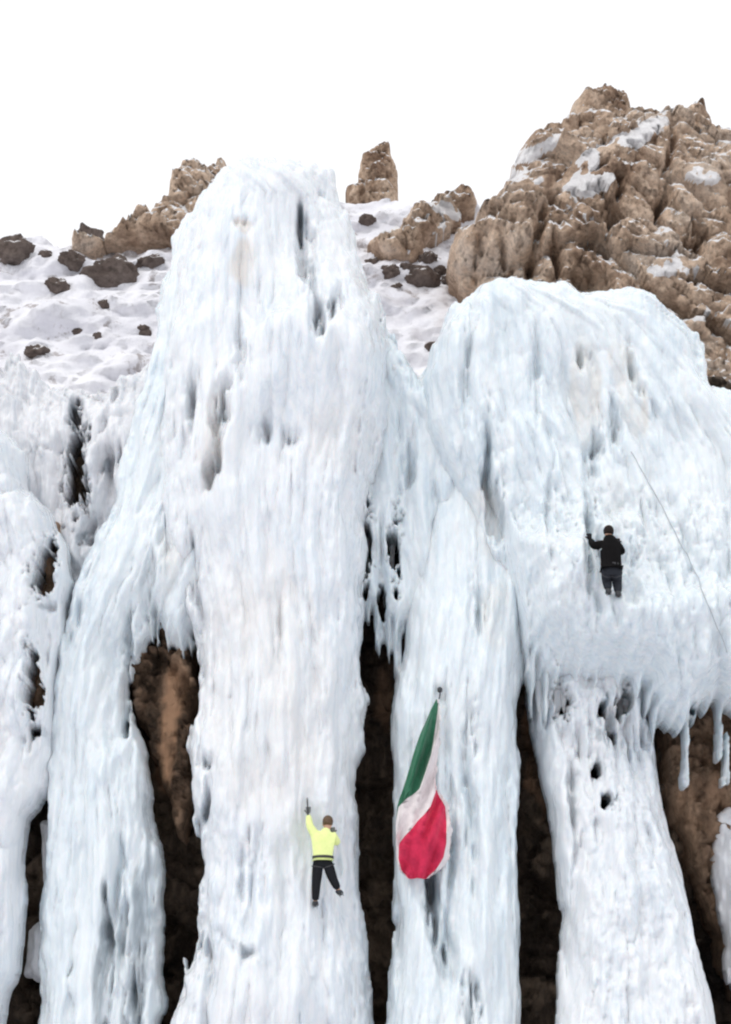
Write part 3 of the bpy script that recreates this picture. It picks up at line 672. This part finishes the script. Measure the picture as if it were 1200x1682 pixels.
def hand(name, wrist, d, up, side, m, parent, s=1.0, curl=.6):
    """glove: palm along d, five fingers of different length curling towards up"""
    d = d.normalized(); side = (side - d * side.dot(d)).normalized(); up = d.cross(side) * (1 if d.cross(side).dot(up) > 0 else -1)
    pts = {'w': (wrist, .032 * s), 'p1': (wrist + d * .045 * s, (.042 * s, .022 * s)), 'p2': (wrist + d * .085 * s, (.042 * s, .020 * s))}
    ed = [('w', 'p1'), ('p1', 'p2')]
    for i, (o, L) in enumerate(((-.031, .060), (-.010, .074), (.011, .070), (.031, .055))):
        p = wrist + d * .098 * s + side * o * s
        pts[f'f{i}0'] = (p, .0115 * s)
        q1 = p + (d * math.cos(curl) + up * math.sin(curl)) * L * .5 * s; q2 = q1 + (d * math.cos(curl * 2.3) + up * math.sin(curl * 2.3)) * L * .5 * s
        pts[f'f{i}1'] = (q1, .0105 * s); pts[f'f{i}2'] = (q2, .009 * s)
        ed += [('p2', f'f{i}0'), (f'f{i}0', f'f{i}1'), (f'f{i}1', f'f{i}2')]
    t0 = wrist + d * .035 * s - side * .036 * s
    pts['t0'] = (t0, .014 * s); pts['t1'] = (t0 + (d * .6 - side * .5 + up * .4) * .035 * s, .0125 * s); pts['t2'] = (t0 + (d * .9 - side * .35 + up * .9) * .055 * s, .0105 * s)
    ed += [('p1', 't0'), ('t0', 't1'), ('t1', 't2')]
    return skin_mesh(name, pts, ed, m, parent, 2)

def person(J, mats, label, group, s=1.0, headfwd=Vector((0, 1, 0)), bulk=1.0):
    """J: world joints; the body is one mesh, clothing pieces are its children"""
    J = {k: Vector(v) for k, v in J.items()}
    pel, che, nk, hd = J['pelvis'], J['chest'], J['neck'], J['head']
    up = (hd - nk).normalized()
    # body: one continuous skinned surface, head with nose, chin and ears
    right = headfwd.cross(up).normalized(); fw = up.cross(right).normalized()
    if fw.dot(headfwd) < 0: fw = -fw
    pts = {'pelvis': (pel, (.13 * s, .10 * s)), 'waist': (lerp(pel, che, .45), (.115 * s, .085 * s)), 'chest': (che, (.145 * s, .10 * s)), 'ns': (lerp(che, nk, .7), .07 * s),
           'neck': (nk, .052 * s), 'jaw': (nk + up * .06 * s + fw * .02 * s, (.062 * s, .070 * s)), 'face': (nk + up * .12 * s + fw * .012 * s, (.076 * s, .092 * s)), 'crown': (nk + up * .20 * s, (.070 * s, .082 * s)),
           'nose': (nk + up * .10 * s + fw * .112 * s, .013 * s), 'earA': (nk + up * .11 * s + right * .083 * s, .013 * s), 'earB': (nk + up * .11 * s - right * .083 * s, .013 * s)}
    ed = [('pelvis', 'waist'), ('waist', 'chest'), ('chest', 'ns'), ('ns', 'neck'), ('neck', 'jaw'), ('jaw', 'face'), ('face', 'crown'), ('face', 'nose'), ('face', 'earA'), ('face', 'earB')]
    for q in 'LR':
        sh, el, wr, hi, kn, an, to = (J[k + q] for k in ('shoulder', 'elbow', 'wrist', 'hip', 'knee', 'ankle', 'toe'))
        pts.update({'s' + q: (sh, .052 * s), 'e' + q: (el, .040 * s), 'fa' + q: (lerp(el, wr, .3), .040 * s), 'w' + q: (wr, .028 * s), 'h' + q: (hi, .085 * s), 'th' + q: (lerp(hi, kn, .4), .078 * s), 'k' + q: (kn, .056 * s),
                    'c' + q: (lerp(kn, an, .3), .056 * s), 'a' + q: (an, .038 * s), 't' + q: (to, (.04 * s, .025 * s))})
        ed += [('chest', 's' + q), ('s' + q, 'e' + q), ('e' + q, 'fa' + q), ('fa' + q, 'w' + q), ('pelvis', 'h' + q), ('h' + q, 'th' + q), ('th' + q, 'k' + q), ('k' + q, 'c' + q), ('c' + q, 'a' + q), ('a' + q, 't' + q)]
    body = skin_mesh('person', pts, ed, SKIN_M)
    tag(body, label, 'person', group)
    # jacket
    jp = {'waist': (lerp(pel, che, .40), (.165 * s * bulk, .135 * s * bulk)), 'hem': (lerp(pel, che, -.02), (.165 * s * bulk, .13 * s * bulk)), 'chest': (che, (.185 * s * bulk, .145 * s * bulk)), 'ns': (lerp(che, nk, .62), (.10 * s * bulk, .09 * s * bulk)), 'col': (nk + up * mats.get('collar', .02) * s, mats.get('collar_r', .072) * s)}
    je = [('waist', 'hem'), ('waist', 'chest'), ('chest', 'ns'), ('ns', 'col')]
    for q in 'LR':
        sh, el, wr = J['shoulder' + q], J['elbow' + q], J['wrist' + q]
        jp.update({'s' + q: (sh, .082 * s * bulk), 'u' + q: (lerp(sh, el, .5), .072 * s * bulk), 'e' + q: (el, .064 * s * bulk), 'f' + q: (lerp(el, wr, .5), .056 * s * bulk), 'w' + q: (lerp(el, wr, .97), .045 * s)})
        je += [('chest', 's' + q), ('s' + q, 'u' + q), ('u' + q, 'e' + q), ('e' + q, 'f' + q), ('f' + q, 'w' + q)]
    skin_mesh('jacket', jp, je, mats['jacket'], body)
    tp = {'pelvis': (pel, (.150 * s, .12 * s)), 'belt': (lerp(pel, che, .25), (.135 * s, .11 * s))}; te = [('pelvis', 'belt')]
    for q in 'LR':
        hi, kn, an = J['hip' + q], J['knee' + q], J['ankle' + q]
        tp.update({'h' + q: (hi, .108 * s * bulk), 't' + q: (lerp(hi, kn, .5), .094 * s * bulk), 'k' + q: (kn, .076 * s * bulk), 'c' + q: (lerp(kn, an, .45), .072 * s * bulk), 'a' + q: (lerp(kn, an, 1.0), .064 * s)})
        te += [('pelvis', 'h' + q), ('h' + q, 't' + q), ('t' + q, 'k' + q), ('k' + q, 'c' + q), ('c' + q, 'a' + q)]
    skin_mesh('trousers', tp, te, mats['trousers'], body)
    # hair or cap over the skull
    def cap(bm):
        c = nk + up * .145 * s - fw * .008 * s
        M3 = Matrix((right, fw, up)).transposed()
        ellip(bm, c, (.094 * s, .112 * s, .112 * s), M3, 4)
        for v in list(bm.verts):
            l = M3.transposed() @ (v.co - c)
            if l.y > .035 * s and l.z < .03 * s: v.co -= fw * (l.y - .035 * s) * 1.0
            if l.z < -.06 * s: v.co += up * (-.06 * s - l.z) * .6
    bmobj(mats['headname'], cap, mats['head'], body)
    # harness belt and leg loops
    def harness(bm):
        pts_ = []
        c = lerp(pel, che, .10)
        n = 20; ax = (che - pel).normalized(); r_ = Vector((1, 0, 0)); f_ = ax.cross(r_).normalized()
        for rr, off in ((.180 * s, 0), (.180 * s, .03 * s)):
            pass
        ring = [c + r_ * math.cos(a) * .178 * s + f_ * math.sin(a) * .145 * s for a in [2 * math.pi * k / n for k in range(n)]]
        a_ = [bm.verts.new(p - ax * .022 * s) for p in ring]; b_ = [bm.verts.new(p + ax * .022 * s) for p in ring]
        o_ = [bm.verts.new(c + (p - c) * 1.06 + ax * .022 * s) for p in ring]; p_ = [bm.verts.new(c + (p - c) * 1.06 - ax * .022 * s) for p in ring]
        for k in range(n):
            k2 = (k + 1) % n
            bm.faces.new((a_[k], a_[k2], b_[k2], b_[k])); bm.faces.new((b_[k], b_[k2], o_[k2], o_[k])); bm.faces.new((o_[k], o_[k2], p_[k2], p_[k])); bm.faces.new((p_[k], p_[k2], a_[k2], a_[k]))
        for q in 'LR':
            hi, kn = J['hip' + q], J['knee' + q]; c2 = lerp(hi, kn, .22); d = (kn - hi).normalized(); s1 = d.orthogonal().normalized(); s2 = d.cross(s1)
            tube(bm, [c2 + (s1 * math.cos(a) + s2 * math.sin(a)) * .108 * s for a in [2 * math.pi * k / 16 for k in range(17)]], .012 * s, 6)
    bmobj('harness', harness, WEB, body)
    for q in 'LR':
        an, to, kn = J['ankle' + q], J['toe' + q], J['knee' + q]
        d = (to - an); d = d.normalized(); dn = (an - kn).normalized()
        heel = an + dn * .05 * s - d * .05 * s
        bt = skin_mesh('boot', {'an': (lerp(an, kn, .10), .060 * s), 'a0': (an + dn * .02 * s, .056 * s), 'heel': (heel, .055 * s), 'ball': (lerp(an, to, .7) + dn * .045 * s, (.066 * s, .050 * s)), 'toe': (to + dn * .045 * s, (.052 * s, .042 * s))},
                       [('an', 'a0'), ('a0', 'heel'), ('a0', 'ball'), ('ball', 'toe')], mats['boot'], body)
        def spikes(bm):
            sd = d.cross(dn).normalized()
            for i in range(5):
                for sg in (-1, 1):
                    p = lerp(heel, to + dn * .045 * s, i / 4) + dn * .036 * s + sd * sg * .030 * s
                    tube(bm, [p, p + dn * .035 * s], [.008 * s, .002 * s], 5)
            for sg in (-1, 1):
                p = to + dn * .07 * s + sd * sg * .018 * s; tube(bm, [p, p + d * .055 * s], [.008 * s, .002 * s], 5)
                tube(bm, [heel + dn * .045 * s + sd * sg * .03 * s, to + dn * .078 * s + sd * sg * .025 * s], .006 * s, 5)
        bmobj('crampon', spikes, STEEL, bt)
        wr, el = J['wrist' + q], J['elbow' + q]
        hand('glove', wr + (wr - el).normalized() * .0, J['handdir' + q], Vector((0, 1, 0)), Vector((1 if q == 'L' else -1, 0, 0)), mats['glove'], body, 1.15 * s, .75)
    return body

def ice_axe(grip, up, fwd, label):
    g = Vector(grip); up = Vector(up).normalized(); fwd = Vector(fwd); fwd = (fwd - up * fwd.dot(up)).normalized()
    root = bpy.data.objects.new('ice_axe', None); col.objects.link(root); tag(root, label, 'ice axe'); root.location = g
    loc = lambda a, b: up * a + fwd * b
    bmobj('shaft', lambda bm: tube(bm, [loc(-.10, .03), loc(0, 0), loc(.15, -.03), (loc(.30, -.015)), loc(.38, .01)], [.018, .017, .014, .013, .012]), WEB, root)
    def hdm(bm):
        tube(bm, [loc(.36, -.09), loc(.395, -.02), loc(.40, .03), loc(.385, .10), loc(.35, .17), loc(.325, .20)], [.020, .015, .014, .011, .008, .003], 6)
    bmobj('pick', hdm, STEEL, root)
    return root

# yellow jacketed climber on the central pillar
def ys(u, v, m=main): return front_y(m.name, u, v)[1]
def on(u, v, off, m=main):
    """point seen at (u, v), standing off metres in front of the ice"""
    return at(u, v, ys(u, v, m) - off)
yb = min(ys(530, 1420), ys(520, 1380))
pt = lambda u, v, off: Vector(at(u, v, yb - off))
fL = on(518, 1487, .10); fR = on(556, 1472, .10)
J = dict(pelvis=pt(530, 1412, .42), chest=pt(530, 1378, .40), neck=pt(537, 1362, .37), head=pt(538, 1352, .33),
         shoulderL=pt(517, 1371, .38), shoulderR=pt(547, 1373, .38), elbowL=pt(508, 1356, .40), elbowR=pt(554, 1386, .28),
         wristL=pt(506, 1337, .34), wristR=pt(547, 1369, .20), hipL=pt(523, 1417, .40), hipR=pt(537, 1417, .40),
         kneeL=pt(519, 1449, .38), kneeR=pt(546, 1443, .36), ankleL=(fL[0], yb - .30, fL[2] + .06), ankleR=(fR[0], yb - .28, fR[2] + .06),
         toeL=(fL[0], min(yb, ys(518, 1487)) - .10, fL[2] + .05), toeR=(fR[0] + .02, min(yb, ys(556, 1472)) - .10, fR[2] + .05),
         handdirL=(0, .25, 1), handdirR=(-.15, .5, 1))
person(J, dict(jacket=HIVIS, trousers=TROUSER, head=HAIR, headname='hair', boot=BOOT, glove=GLOVE, collar=.03),
       'person in yellow green jacket and black trousers climbing with one arm raised', 'ice climbers', s=1.0, headfwd=Vector((.1, 1, .15)), bulk=1.12)
ice_axe(Vector(J['wristL']) + Vector((0, -.02, -.12)), (-.05, .06, 1), (0, 1, 0), 'ice axe in the raised glove of the person in the yellow jacket')

# black clad climber on the dome
yd = min(ys(u, v, dome) for u in (978, 990, 1003, 1018) for v in (870, 890, 910, 930, 950))
pt = lambda u, v, off: Vector(at(u, v, yd - off))
J = dict(pelvis=pt(1004, 934, .42), chest=pt(1002, 900, .36), neck=pt(1000, 884, .30), head=pt(999, 873, .26),
         shoulderL=pt(989, 893, .34), shoulderR=pt(1016, 895, .34), elbowL=pt(975, 897, .36), elbowR=pt(1021, 909, .26),
         wristL=pt(969, 886, .10), wristR=pt(1015, 893, .10), hipL=pt(998, 938, .40), hipR=pt(1011, 938, .40),
         kneeL=pt(996, 953, .22), kneeR=pt(1013, 954, .22), ankleL=pt(999, 970, .36), ankleR=pt(1015, 974, .36),
         toeL=pt(998, 971, .16), toeR=pt(1015, 975, .16), handdirL=(-.1, .3, 1), handdirR=(0, .5, 1))
person(J, dict(jacket=BLACK, trousers=CHAR, head=HAIRD, headname='knit_cap', boot=BOOT, glove=GLOVEB, collar=.07, collar_r=.10),
       'person dressed all in black standing on the skirt of the domed ice', 'ice climbers', s=1.0, headfwd=Vector((-.2, 1, .2)), bulk=1.22)

# ------------------------------------------------------------------ flag hanging on the third pillar
flagp = [o for o in col.objects if o.get('label', '').startswith('ice pillar the green')][0]
GREEN = plain('green_cloth', (.035, .15, .085), .8, .12, 12, .2)
WHITE = plain('white_cloth', (.74, .68, .69), .8, .06, 12, .2)
RED = plain('red_cloth', (.60, .028, .085), .8, .12, 12, .2)
rows = [(1148, 716, 720, 721, 721, 721), (1165, 708, 719, 721, 721, 721), (1200, 692, 714, 722, 722, 722), (1240, 678, 708, 719, 719, 719), (1280, 667, 694, 713, 713, 714), (1298, 661, 688, 716, 717, 720),
        (1310, 656, 670, 712, 722, 728), (1325, 652, 654, 707, 731, 738), (1350, 650, 650, 685, 733, 743), (1385, 650, 650, 655, 733, 743), (1410, 651, 651, 654, 728, 738), (1430, 656, 656, 659, 714, 723), (1443, 668, 668, 670, 700, 706)]
yf = min(ys(u, v, flagp) for u in (665, 690, 715) for v in (1180, 1250, 1330, 1400))
rv = [r[0] for r in rows]; NR = 60; cols = [9, 7, 9, 4]
V = []; Fq = []; mi = []
nc = sum(cols) + 1
for a in range(NR + 1):
    v = 1148 + (1443 - 1148) * a / NR
    b = [np.interp(v, rv, [r[q] for r in rows]) for q in range(1, 6)]
    us = []
    for q in range(4): us += list(np.linspace(b[q], b[q + 1], cols[q] + 1))[:-1]
    us.append(b[4] - 3 * math.exp(-((v - 1370) / 60) ** 2) + 2.5 * math.sin(v * .13) + 1.5 * math.sin(v * .31))
    for c, u in enumerate(us):
        bulge = .30 * math.exp(-((v - 1385) / 50) ** 2) * math.sin(math.pi * min(max((u - b[0]) / max(b[4] - b[0], 1), 0), 1)) ** .8
        fold = .15 * (1 - abs(math.sin((u - .30 * (1300 - v)) * .15)) ** .7 * 1.6) + .09 * abs(math.sin((u + .5 * v) * .10)) + .02 * math.sin(u * .8 + v * .05)
        p = at(u, v + .8 * math.sin(u * .3), yf - .10 - bulge - fold * min(1, (v - 1140) / 40)); V.append(p)
n1 = len(V)
V += [p + np.array([0, .012, 0]) for p in V]
for a in range(NR):
    for c in range(nc - 1):
        q = a * nc + c; m_ = 0 if c < cols[0] else 1 if c < cols[0] + cols[1] else 2 if c < cols[0] + cols[1] + cols[2] else 1
        Fq.append((q, q + nc, q + nc + 1, q + 1)); mi.append(m_); Fq.append((q + n1, q + 1 + n1, q + nc + 1 + n1, q + nc + n1)); mi.append(m_)
me = bpy.data.meshes.new('flag'); me.from_pydata([tuple(p) for p in V], [], Fq)
for m_ in (GREEN, WHITE, RED): me.materials.append(m_)
for p, k in zip(me.polygons, mi): p.material_index = k; p.use_smooth = True
fo = bpy.data.objects.new('flag', me); col.objects.link(fo)
tag(fo, 'green, white and red cloth flag hanging bunched against the third ice pillar', 'flag')
A = Vector(at(721, 1148, yf - .10)); B = Vector(at(722, 1134, yf + .06))
cord = bmobj('cord', lambda bm: tube(bm, [A, lerp(A, B, .5) + Vector((.01, -.01, 0)), B], .012, 6), WEB, fo)
bmobj('toggle', lambda bm: (tube(bm, [B + Vector((0, -.08, .01)), B + Vector((0, .2, .03))], [.02, .014]), ellip(bm, B + Vector((0, -.05, 0)), (.05, .035, .055))), BOOT, fo)

# thin rope down the right of the dome
rp = [Vector(on(u, v, .08, dome)) for u, v in [(1036 + (1192 - 1036) * t + 10 * math.sin(t * 3), 742 + 330 * t) for t in np.linspace(0, 1, 26)]]
for i in range(1, len(rp) - 1): rp[i].y = min(rp[i].y, .5 * (rp[i - 1].y + rp[i + 1].y))
ROPE = plain('weathered_rope', (.42, .45, .48), .8, .1)
tag(bmobj('rope', lambda bm: tube(bm, rp, .010, 6), ROPE), 'thin pale grey rope slanting down the right side of the domed ice', 'rope')
